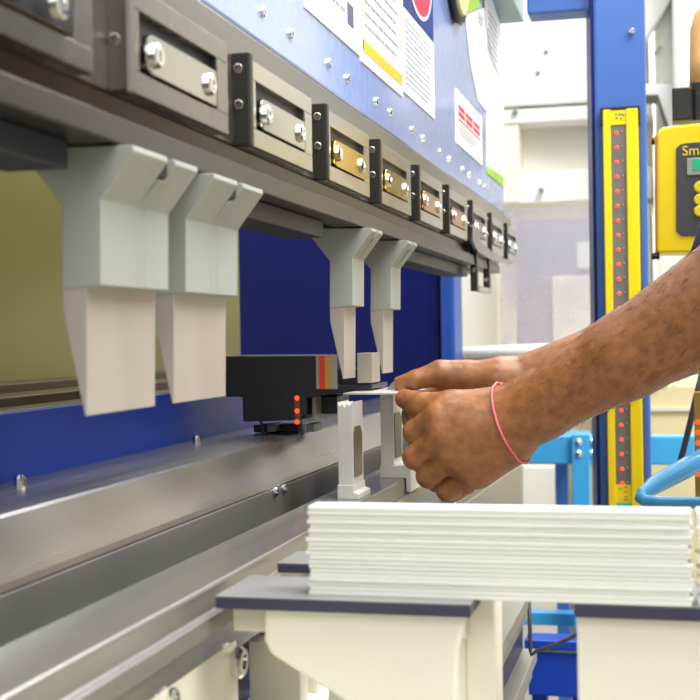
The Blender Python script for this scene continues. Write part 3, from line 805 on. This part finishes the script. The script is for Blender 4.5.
# pipe like table edge
tb = thing('pale_table', 'pale table with a rounded edge behind the forearms', 'table', (P(510, 360, Y=2.75).x, 2.8, 0))
ta = P(452, 353, Y=2.75); tb_ = P(596, 347, Y=2.75)
obj('table_edge', tube(NB(), [ta, (ta + tb_) / 2, tb_], .012, 12), 'white_paint', tb, smooth=True, label='rounded white edge')
obj('table_top', box(NB(), ta.x, tb_.x, 2.755, 2.86, ta.z - .028, ta.z - .004), 'beige', tb, .003)
obj('table_front', box(NB(), ta.x + .02, tb_.x - .02, 2.83, 2.85, 0.0, ta.z - .028), 'beige', tb, .003, label='beige front')
# white machine to the right
rm = thing('cream_machine', 'cream machine housing with a slanted window behind the yellow box', 'machine', (P(690, 200, Y=2.7).x, 2.8, 0))
obj('housing', box(NB(), P(655, 100, Y=2.9).x, .6, 2.9, 3.3, 0, E + .85), 'off_white', rm, .01)
obj('column', fbox(NB(), 672, -150, 740, 92, 2.7, .2), 'white_paint', rm, .02, label='pale rounded column')
obj('corner_plate', prism(NB(), fpoly([(643, 44), (672, -2), (672, -60), (643, -60)], 2.86), 'Y', 2.86, 2.9), 'white_paint', rm, .004, label='slanted white plate')
obj('window_frame', prism(NB(), fpoly([(640, 84), (672, 84), (679, 124), (688, 160), (676, 160), (666, 122), (657, 96), (640, 96)], 2.8), 'Y', 2.8, 2.86), 'white_paint', rm, .004, label='slanted white window frame')
obj('window_seal', prism(NB(), fpoly([(640, 95), (658, 95), (667, 122), (677, 160), (674.5, 160), (664, 122), (656.5, 97.5), (640, 97.5)], 2.79), 'Y', 2.79, 2.87), 'panel_grey', rm, label='dark window seal')
obj('handle', tube(NB(), [P(655, 55, Y=2.88), P(661, 46, Y=2.88)], .004, 8), 'silver', rm)
# beige crates low behind
bc = thing('beige_crate', 'beige crate behind the light blue rail', 'crate', (P(680, 420, Y=2.6).x, 2.7, 0))
bz0 = P(680, 500, Y=2.6).z
obj('crate_body', box(NB(), P(600, 420, Y=2.6).x, .35, 2.6, 2.85, 0, P(680, 384, Y=2.6).z), 'beige', bc, .006)
obj('crate_band', fbox(NB(), 640, 407, 740, 411, 2.592, .008), 'cream_dim', bc, label='pale band across the crate')

# ------------------------------------------------------------------ light blue cart frame
YC = 2.2
ct = thing('blue_cart_frame', 'light blue steel cart frame with bolted legs', 'cart', (P(600, 450, Y=YC).x, YC + .03, 0))
obj('rail', fbox(NB(), 516, 436, 780, 465, YC, .04), 'lightblue', ct, .003, label='light blue rail')
xs0, xs1 = P(572, 480, Y=YC - .01).x, P(590, 480, Y=YC - .01).x
obj('leg', box(NB(), xs0, xs1, YC - .012, YC + .03, 0, P(580, 434, Y=YC - .01).z), 'lightblue', ct, .002, label='light blue front leg')
for u, v in ((579, 442), (579, 453.5), (592, 441), (592, 453)):
    p = P(u, v, Y=YC - (.012 if u < 585 else 0))
    obj('bolt', lathe(NB(), p, (0, -1, 0), [(0, .0055), (.003, .0055), (.006, .002)], 12), 'chrome', ct, label='bright bolt head')
YC2 = 2.5
obj('leg', box(NB(), P(555, 480, Y=YC2).x, P(568, 480, Y=YC2).x, YC2, YC2 + .03, 0, P(560, 462, Y=YC2).z), 'blue_post', ct, .002, label='darker blue rear leg')
obj('lower_rail', fbox(NB(), 520, 613, 590, 626, YC + .05, .03), 'lightblue', ct, .002)
obj('side_rail', box(NB(), P(560, 440, Y=YC2).x, P(568, 440, Y=YC2).x + .04, YC + .04, YC2 + .03, P(560, 464, Y=YC).z, P(560, 445, Y=YC).z), 'lightblue', ct, .002)
wb = tag(obj('white_box', box(NB(), P(520, 480, Y=2.7).x, P(565, 480, Y=2.7).x, 2.7, 2.8, 0, P(540, 466, Y=2.7).z), 'cream', bevel=.004), 'cream box under the light blue rail', 'box')
# blue box on the floor
bbx = thing('blue_bin', 'royal blue metal box low between the two support arms', 'box', (P(560, 690, Y=1.75).x, 1.8, P(560, 698, Y=1.75).z))
zq = P(555, 697, Y=1.75).z
x0, x1 = P(528, 660, Y=1.75).x, P(590, 660, Y=1.75).x
obj('bin_body', box(NB(), x0, x1, 1.75, 1.785, zq, P(555, 652, Y=1.75).z), 'royal', bbx, .003)
obj('bin_lid', box(NB(), x0 - .004, x1 + .004, 1.745, 1.79, P(555, 650, Y=1.75).z, P(555, 640, Y=1.75).z), 'royal', bbx, .002)
obj('bin_seam', box(NB(), x0 - .002, x1 + .002, 1.748, 1.787, P(555, 652, Y=1.75).z, P(555, 650, Y=1.75).z), 'silver', bbx, label='pale seam line')
for xx in (x0 + .004, x1 - .024):
    obj('leg', box(NB(), xx, xx + .02, 1.755, 1.78, 0, zq), 'royal', bbx, .002)
# black cable and post
cb = [P(u, v, Y=1.4) for u, v in ((531, 655), (536, 651), (552, 646), (568, 639), (580, 633), (600, 628))]
cb = [P(529, 600, Y=1.42), P(530, 630, Y=1.41), P(530.5, 650, Y=1.4)] + cb
tag(obj('black_cable', tube(NB(), cb, .0022, 8), 'cable', smooth=True), 'thin dark cable hanging between the two support arms', 'cable')

# light blue bent tube and strap at the right edge
YT = 1.35
tp = [P(760, 503, Y=YT), P(700, 503, Y=YT), P(660, 502, Y=YT), P(645, 501, Y=YT), P(641, 498, Y=YT + .004), P(643, 494, Y=YT + .01), P(655, 485, Y=YT + .03), P(680, 471, Y=YT + .06), P(720, 449, Y=YT + .1)]
hd = thing('tube_frame', 'light blue bent tube frame in front of the light curtain at right', 'tube frame', (P(690, 500, Y=YT).x, YT + .05, 0))
obj('bent_tube', tube(NB(), tp, [.0062] * 3 + [.0062, .0066, .0072, .0095, .011, .011], 14), 'lightblue', hd, smooth=True)
obj('tube_post', cyl(NB(), (P(745, 500, Y=YT).x, YT + .01, 0), P(745, 503, Y=YT), .01), 'lightblue', hd, smooth=True, label='light blue upright tube')
sp = [P(u, v, Y=1.47) for u, v in ((678, 470), (684, 448), (690, 424), (696, 398), (702, 374))]
tag(obj('black_strap', tube(NB(), sp, .0035, 8), 'cable', smooth=True), 'dark strap running up beside the light blue tube at the right edge', 'strap')
lc2 = thing('light_curtain', 'edge of a grey light curtain with red lights at the right edge', 'light curtain', (P(703, 460, Y=1.44).x, 1.44, P(703, 505, Y=1.44).z))
hh_ = obj('housing', fbox(NB(), 695, 392, 712, 520, 1.44, .02), 'gold_strip', lc2, .001)
for i in range(6):
    p = P(698, 422 + i * 10.5, Y=1.44)
    obj('light', lathe(NB(), p, (0, -1, 0), [(0, .0024), (.001, .0018)], 10), 'red_glow', lc2, label='red reflection drawn as a small glow')

# ------------------------------------------------------------------ person
def surface_nets(g, org, h):
    """vertices and quads of the zero level of a sampled field"""
    s = g < 0
    nx, ny, nzz = g.shape
    c = np.zeros((nx - 1, ny - 1, nzz - 1), np.int8)
    for i in (0, 1):
        for j in (0, 1):
            for k in (0, 1):
                c += s[i:nx - 1 + i, j:ny - 1 + j, k:nzz - 1 + k]
    act = (c > 0) & (c < 8)
    idx = np.argwhere(act)
    ids = np.full(act.shape, -1, np.int64); ids[act] = np.arange(len(idx))
    acc = np.zeros((len(idx), 3)); cnt = np.zeros(len(idx))
    cor = [(i, j, k) for i in (0, 1) for j in (0, 1) for k in (0, 1)]
    for a in cor:
        for ax in range(3):
            if a[ax] == 0:
                b = list(a); b[ax] = 1
                va = g[idx[:, 0] + a[0], idx[:, 1] + a[1], idx[:, 2] + a[2]]
                vb = g[idx[:, 0] + b[0], idx[:, 1] + b[1], idx[:, 2] + b[2]]
                mk = (va < 0) != (vb < 0)
                t = np.where(mk, va / np.where(mk, va - vb, 1), 0)
                p = np.array(a, float)[None, :].repeat(len(idx), 0); p[:, ax] += t
                acc[mk] += p[mk]; cnt[mk] += 1
    V = (idx + acc / cnt[:, None]) * h + np.array(org)
    Q = []
    for ax in range(3):
        sl0 = [slice(None)] * 3; sl1 = [slice(None)] * 3
        sl0[ax] = slice(0, -1); sl1[ax] = slice(1, None)
        ch = s[tuple(sl0)] != s[tuple(sl1)]
        e = np.argwhere(ch)
        o1, o2 = [d for d in range(3) if d != ax]
        e = e[(e[:, o1] > 0) & (e[:, o2] > 0) & (e[:, o1] < g.shape[o1] - 1) & (e[:, o2] < g.shape[o2] - 1)]
        flip = s[e[:, 0], e[:, 1], e[:, 2]]
        def cell(d1, d2):
            q = e.copy(); q[:, o1] -= d1; q[:, o2] -= d2
            return ids[q[:, 0], q[:, 1], q[:, 2]]
        q = np.stack([cell(1, 1), cell(0, 1), cell(0, 0), cell(1, 0)], 1)
        if ax == 1: q = q[:, ::-1]
        q[~flip] = q[~flip][:, ::-1]
        Q.append(q)
    return V, np.concatenate(Q)

class Field:
    def __init__(s, lo, hi, h):
        s.lo = np.array(lo, float); s.h = h
        s.n = np.ceil((np.array(hi) - s.lo) / h).astype(int) + 1
        s.g = np.full(s.n, 1.0, np.float32)
    def _box(s, lo, hi):
        a = np.clip(np.floor((np.array(lo) - s.lo) / s.h).astype(int), 0, s.n)
        b = np.clip(np.ceil((np.array(hi) - s.lo) / s.h).astype(int) + 1, 0, s.n)
        if (b <= a).any(): return None, None
        ax = [s.lo[i] + np.arange(a[i], b[i]) * s.h for i in range(3)]
        return tuple(slice(a[i], b[i]) for i in range(3)), np.meshgrid(*ax, indexing='ij')
    def _smin(s, sl, d, k):
        g = s.g[sl]
        hh = np.clip(.5 + .5 * (g - d) / k, 0, 1)
        s.g[sl] = g * (1 - hh) + d * hh - k * hh * (1 - hh)
    def cone(s, a, b, ra, rb, k=.006, flat=None):
        """tapered limb; flat = (direction, factor) squashes it along a direction"""
        a, b = np.array(a, float), np.array(b, float); m_ = max(ra, rb) * 1.3 + k + .012
        sl, G = s._box(np.minimum(a, b) - m_, np.maximum(a, b) + m_)
        if sl is None: return
        d = b - a; L = max(1e-9, d @ d)
        q = [G[i] - a[i] for i in range(3)]
        t = np.clip((q[0] * d[0] + q[1] * d[1] + q[2] * d[2]) / L, 0, 1)
        w_ = [q[i] - t * d[i] for i in range(3)]
        if flat:
            f, fac = np.array(flat[0], float), flat[1]; f /= np.linalg.norm(f)
            al = (w_[0] * f[0] + w_[1] * f[1] + w_[2] * f[2]) * (1 / fac - 1)
            w_ = [w_[i] + al * f[i] for i in range(3)]
        dist = np.sqrt(w_[0] ** 2 + w_[1] ** 2 + w_[2] ** 2) - (ra + (rb - ra) * t)
        s._smin(sl, dist, k)
    def ell(s, c, r, k=.006):
        c, r = np.array(c, float), np.array(r, float); m_ = k + .012
        sl, G = s._box(c - r - m_, c + r + m_)
        if sl is None: return
        q = np.sqrt(sum(((G[i] - c[i]) / r[i]) ** 2 for i in range(3)))
        s._smin(sl, (q - 1) * r.min(), k)
    def chain(s, pts, rs, k=.004, flat=None):
        for a, b, ra, rb in zip(pts, pts[1:], rs, rs[1:]): s.cone(a, b, ra, rb, k, flat)
    def union(s, o, k):
        hh = np.clip(.5 + .5 * (s.g - o.g) / k, 0, 1)
        s.g = s.g * (1 - hh) + o.g * hh - k * hh * (1 - hh)
    def sample(s, p):
        i = np.clip(np.round((np.array(p) - s.lo) / s.h).astype(int), 0, s.n - 1)
        return s.g[tuple(i)]
def mesh_obj(name, V, Q, material, parent, label=None, smooth_it=0):
    off = np.array(BASE[parent.name])
    me = bpy.data.meshes.new(name)
    me.vertices.add(len(V)); me.vertices.foreach_set('co', (V - off).astype(np.float32).ravel())
    me.loops.add(len(Q) * 4); me.loops.foreach_set('vertex_index', Q.astype(np.int32).ravel())
    me.polygons.add(len(Q)); me.polygons.foreach_set('loop_start', np.arange(0, len(Q) * 4, 4, dtype=np.int32))
    me.update(calc_edges=True); me.validate()
    me.polygons.foreach_set('use_smooth', np.ones(len(me.polygons), bool))
    me.materials.append(MATS[material])
    o = bpy.data.objects.new(name, me); COL.objects.link(o); o.parent = parent
    if smooth_it:
        md = o.modifiers.new('smooth', 'SMOOTH'); md.iterations = smooth_it; md.factor = .5
    if label: o['label'] = label
    BASE[o.name] = BASE[parent.name]
    return o
def J(u, v, D): return np.array(P(u, v, D=D))

person = thing('person', 'person in a navy shirt reaching in from the right, pinching a small part', 'person', (.26, 1.12, 0))
HS = .0014
arms = Field((-.25, .98, E - .16), (.12, 1.36, E + .13), HS)
def hand(F_, palm, fingers, kp=.015, kf=.0022):
    """palm: (a, b, ra, rb) cones; fingers: (points, radii)"""
    for c in palm: F_.cone(*c[:4], k=kp, flat=c[4] if len(c) > 4 else None)
    G = Field(F_.lo, F_.lo + (F_.n - 1) * F_.h, F_.h)
    G.n = F_.n; G.g = np.full(F_.n, 1.0, np.float32)
    for pts, rs in fingers:
        T = Field(F_.lo, F_.lo, F_.h); T.n = F_.n; T.g = np.full(F_.n, 1.0, np.float32)
        T.chain(pts, rs, .003)
        G.union(T, .0012)
    F_.union(G, .0034)

# near (left) hand: back of the hand towards the camera, fingers curled away, thumb on top of the sheet
wr = J(511, 421, 1.105); 
elb = J(800, 257, 1.0)
fore_mid = wr + (elb - wr) * .42
LH = Field(arms.lo, arms.lo + (arms.n - 1) * HS, HS); LH.n = arms.n; LH.g = np.full(arms.n, 1.0, np.float32)
LH.cone(wr, fore_mid, .0258, .0345, .01)
LH.cone(fore_mid, elb, .0345, .0545, .01)
LH.cone(J(500, 424, 1.107), J(540, 406, 1.10), .0255, .028, .012)
mc = {'i': J(438, 416, 1.1035), 'm': J(440, 437, 1.0995), 'r': J(452, 458, 1.102), 'p': J(468, 474, 1.109)}
palm = [(J(503, 415, 1.108), mc['i'], .018, .0118), (J(504, 422, 1.105), mc['m'], .019, .0118), (J(505, 432, 1.106), mc['r'], .019, .0115),
        (J(508, 442, 1.11), mc['p'], .018, .0110), (J(496, 425, 1.120), J(450, 438, 1.117), .022, .019), (J(492, 414, 1.114), J(454, 407, 1.114), .017, .0145),
        (J(504, 441, 1.115), J(478, 469, 1.118), .019, .016), (J(470, 425, 1.101), J(470, 455, 1.104), .013, .013)]
fingers = [
    ([mc['i'], J(415.5, 432, 1.120), J(425, 441, 1.142), J(441, 440, 1.146)], [.0106, .0107, .0098, .0084]),
    ([mc['m'], J(415, 457, 1.114), J(424, 464, 1.14), J(443, 460, 1.146)], [.0106, .0106, .0096, .0084]),
    ([mc['r'], J(428, 476, 1.118), J(437, 481, 1.142), J(455, 475, 1.146)], [.0105, .0101, .0094, .008]),
    ([mc['p'], J(447, 490, 1.123), J(453, 492, 1.143), J(468, 486, 1.147)], [.0098, .0094, .0086, .0074]),
    ([J(478, 410, 1.112), J(448, 407, 1.116), J(422, 406, 1.126), J(405, 399, 1.140)], [.0155, .0135, .0118, .0088]),
]
hand(LH, palm, fingers)
# far (right) hand: palm side towards the camera, thumb on top
wr2 = J(512, 384, 1.205); elb2 = J(745, 318, 1.20)
RH = Field(arms.lo, arms.lo + (arms.n - 1) * HS, HS); RH.n = arms.n; RH.g = np.full(arms.n, 1.0, np.float32)
RH.cone(wr2, wr2 + (elb2 - wr2) * .45, .0225, .033, .01)
RH.cone(wr2 + (elb2 - wr2) * .45, elb2, .033, .042, .01)
m2 = {'i': J(437, 392, 1.245), 'm': J(436, 408, 1.25), 'r': J(442, 424, 1.25), 'p': J(452, 438, 1.245)}
palm2 = [(J(505, 378, 1.215), m2['i'], .016, .0125), (J(505, 388, 1.22), m2['m'], .017, .0125), (J(506, 396, 1.22), m2['r'], .016, .012),
         (J(508, 402, 1.215), m2['p'], .015, .0115), (J(495, 379, 1.20), J(447, 377, 1.207), .018, .0145)]
fingers2 = [
    ([m2['i'], J(414, 398, 1.24), J(410, 394, 1.216), J(402, 391, 1.205)], [.0118, .0102, .0088, .0072]),
    ([m2['m'], J(410, 416, 1.24), J(416, 418, 1.212), J(432, 414, 1.205)], [.0118, .0105, .0092, .008]),
    ([m2['r'], J(418, 432, 1.238), J(424, 434, 1.212), J(438, 428, 1.206)], [.0113, .01, .0088, .0078]),
    ([m2['p'], J(432, 446, 1.235), J(436, 446, 1.212), J(448, 440, 1.207)], [.0103, .0092, .0082, .0072]),
    ([J(466, 376, 1.205), J(440, 373.5, 1.203), J(416, 379.5, 1.2), J(398, 383, 1.203)], [.015, .0122, .0088, .0058]),
]
hand(RH, palm2, fingers2)
arms.g = np.minimum(LH.g, RH.g)
V1, Q1 = surface_nets(arms.g, arms.lo, HS)

# rest of the body, coarser
SL = np.array((.19, .93, E + .36)); SR = np.array((.19, 1.33, E + .36))
elbw, elb2w = elb, elb2
hips = np.array((.33, 1.13, .92)); chest = np.array((.27, 1.13, E + .2)); neck = np.array((.21, 1.13, E + .42)); head = np.array((.15, 1.13, E + .56))
def body_field(h, grow=0.0, parts=('torso', 'arms', 'head', 'legs')):
    B = Field((-.15, .75, -.02), (.6, 1.5, 1.9), h)
    g_ = grow
    if 'torso' in parts:
        B.cone(hips, chest, .145 + g_, .155 + g_, .06, ((1, 0, 0), .72))
        B.cone(chest, neck - np.array((-.03, 0, .05)), .15 + g_, .09 + g_, .06, ((1, 0, 0), .7))
        B.cone(SL + (0.02, .02, -.02), SR + (0.02, -.02, -.02), .065 + g_, .065 + g_, .05)
    if 'arms' in parts:
        for S_, el in ((SL, elbw), (SR, elb2w)):
            B.cone(S_, el, .056 + g_, .044 + g_, .02)
    if 'head' in parts:
        B.cone(neck + (.03, 0, -.05), head + (.02, 0, -.03), .056, .055, .02)
        B.ell(head + (.01, 0, .05), (.098, .077, .098), .02)
        B.ell(head + (-.02, 0, -.02), (.068, .060, .082), .03)
        B.ell(head + (-.088, 0, .005), (.02, .013, .022), .012)
        B.ell(head + (-.078, 0, -.045), (.014, .024, .009), .006)
        for s_ in (-1, 1):
            B.ell(head + (.015, .078 * s_, .01), (.02, .012, .032), .004)
    if 'legs' in parts:
        for s_ in (-1, 1):
            hp, kn, an = hips + (0, .09 * s_, -.03), np.array((.30, 1.13 + .11 * s_, .50)), np.array((.34, 1.13 + .12 * s_, .09))
            B.cone(hp, kn, .085 + g_, .058 + g_, .03); B.cone(kn, an, .056 + g_, .04 + g_, .02)
            B.cone(an + (.02, 0, -.045), an + (-.15, .02 * s_, -.06), .035, .028, .02)
    return B
Bd = body_field(.009)
# leave out of the coarse field what the fine arms already hold
V2, Q2 = surface_nets(Bd.g, Bd.lo, .009)
mesh_obj('body', np.concatenate([V1, V2]), np.concatenate([Q1, Q2 + len(V1)]), 'skin', person, smooth_it=2)
def clip_plane(Fd, pt, nrm):
    """keep what lies behind the plane"""
    ax = [Fd.lo[i] + np.arange(Fd.n[i]) * Fd.h for i in range(3)]
    d = ((ax[0] - pt[0]) * nrm[0])[:, None, None] + ((ax[1] - pt[1]) * nrm[1])[None, :, None] + ((ax[2] - pt[2]) * nrm[2])[None, None, :]
    Fd.g = np.maximum(Fd.g, d.astype(np.float32))
S = body_field(.008, .012, ('torso', 'arms'))
for S_, el in ((SL, elbw), (SR, elb2w)):          # short wide sleeves that stop at the elbow
    pass
SLV = Field(S.lo, S.lo, S.h); SLV.n = S.n; SLV.g = np.full(S.n, 1.0, np.float32)
S = body_field(.008, .012, ('torso',))
for S_, el in ((SL, elbw), (SR, elb2w)):
    T = Field(S.lo, S.lo, S.h); T.n = S.n; T.g = np.full(S.n, 1.0, np.float32)
    d = (el - S_) / np.linalg.norm(el - S_)
    T.cone(S_, el, .072, .066, .01)
    clip_plane(T, el - d * .038, d)
    S.union(T, .02)
clip_plane(S, (0, 0, .88), (0, 0, -1)); clip_plane(S, neck + (0, 0, -.015), (-.3, 0, .95))
V, Q = surface_nets(S.g, S.lo, S.h)
mesh_obj('shirt', V, Q, 'shirt', person, 'navy short sleeved shirt', 2)
T = body_field(.009, .012, ('legs', 'torso'))
clip_plane(T, (0, 0, .98), (0, 0, 1)); clip_plane(T, (0, 0, .085), (0, 0, -1))
V, Q = surface_nets(T.g, T.lo, T.h)
mesh_obj('trousers', V, Q, 'trousers', person, 'dark trousers', 2)
for s_ in (-1, 1):
    B = Field((0, .9, -.01), (.5, 1.4, .16), .006)
    an = np.array((.34, 1.13 + .12 * s_, .09))
    B.cone(an + (.03, 0, -.045), an + (-.16, .02 * s_, -.052), .046, .04, .02); B.cone(an, an + (0, 0, -.04), .05, .05, .02)
    clip_plane(B, (0, 0, .001), (0, 0, -1))
    V, Q = surface_nets(B.g, B.lo, B.h)
    mesh_obj('shoe', V, Q, 'shoe', person, 'dark shoe', 2)
H = Field(head - .16, head + .2, .006)
H.ell(head + (.022, 0, .062), (.10, .083, .096), .02)
clip_plane(H, head + (-.03, 0, .06), (-.75, 0, -.66))
V, Q = surface_nets(H.g, H.lo, H.h)
mesh_obj('hair', V, Q, 'hair', person, 'short dark hair', 2)
for s_ in (-1, 1):
    obj('eye', ball(NB(), head + (-.078, .03 * s_, .022), .011), 'eye', person, smooth=True)
    obj('eyebrow', ball(NB(), head + (-.083, .03 * s_, .044), .012, 2, (.4, 1.3, .3)), 'hair', person, smooth=True)
# thumb nails
for a, b, up in ((J(412, 398, 1.134), J(403, 394, 1.140), .0), (J(412, 377, 1.2), J(399, 380.2, 1.2025), 0)):
    c = Vector((a + b) / 2)
    d = Vector(b - a).normalized()
    bm_ = ball(NB(), (0, 0, 0), .0066, 2, (1, .8, .28))
    zz = Vector((0, 0, 1)); zz = (zz - d * zz.dot(d)).normalized(); yy = zz.cross(d)
    M3 = Matrix((d, yy, zz)).transposed()
    for v_ in bm_.verts: v_.co = c + M3 @ v_.co + zz * .0012
    obj('thumb_nail', bm_, 'nail', person, smooth=True, label='pale thumbnail')
# cord bracelet on the near wrist, tilted across it
ax0 = np.array(J(511, 424, 1.105)); wdir = (elb - wr) / np.linalg.norm(elb - wr)
tilt = Vector(wdir); up_ = Vector((0, 0, 1)); up_ = (up_ - tilt * up_.dot(tilt)).normalized(); sd = tilt.cross(up_)
ring = []
for i in range(40):
    a = 2 * math.pi * i / 40
    dr = up_ * math.cos(a) + sd * math.sin(a)
    dr = (dr + tilt * (.17 * math.cos(a))).normalized()
    r = .012
    while r < .06 and LH.sample(ax0 + np.array(dr) * r) < .0006: r += .0004
    ring.append(Vector(ax0) + dr * (r + .0008))
obj('bracelet', tube(NB(), ring, .0012, 8, True), 'pink', person, smooth=True, label='thin pink cord bracelet')

# fine dark hair on the near forearm
rng = np.random.default_rng(3)
tt = ((V1 - wr) @ wdir); Lf = np.linalg.norm(elb - wr)
rad = np.linalg.norm((V1 - wr) - tt[:, None] * wdir, axis=1)
sel = np.where((tt > .035) & (tt < .24) & (rad < .07) & (V1[:, 1] < 1.12))[0]
hb = NB()
for i in rng.choice(sel, 800, replace=False):
    p = Vector(V1[i]); out = Vector((V1[i] - wr) - tt[i] * wdir).normalized()
    d = (Vector(-wdir) * 1.0 + Vector((0, 0, -1)) * rng.uniform(.1, .5) + out * .10 + Vector(rng.normal(0, .18, 3))).normalized()
    Lh = rng.uniform(.005, .010)
    tube(hb, [p - out * .0004, p + d * Lh * .5 + out * .0004, p + d * Lh], [.00014, .00012, .00005], 3)
obj('arm_hair', hb, 'hair', person, label='fine dark hair on the near forearm', kind='stuff')
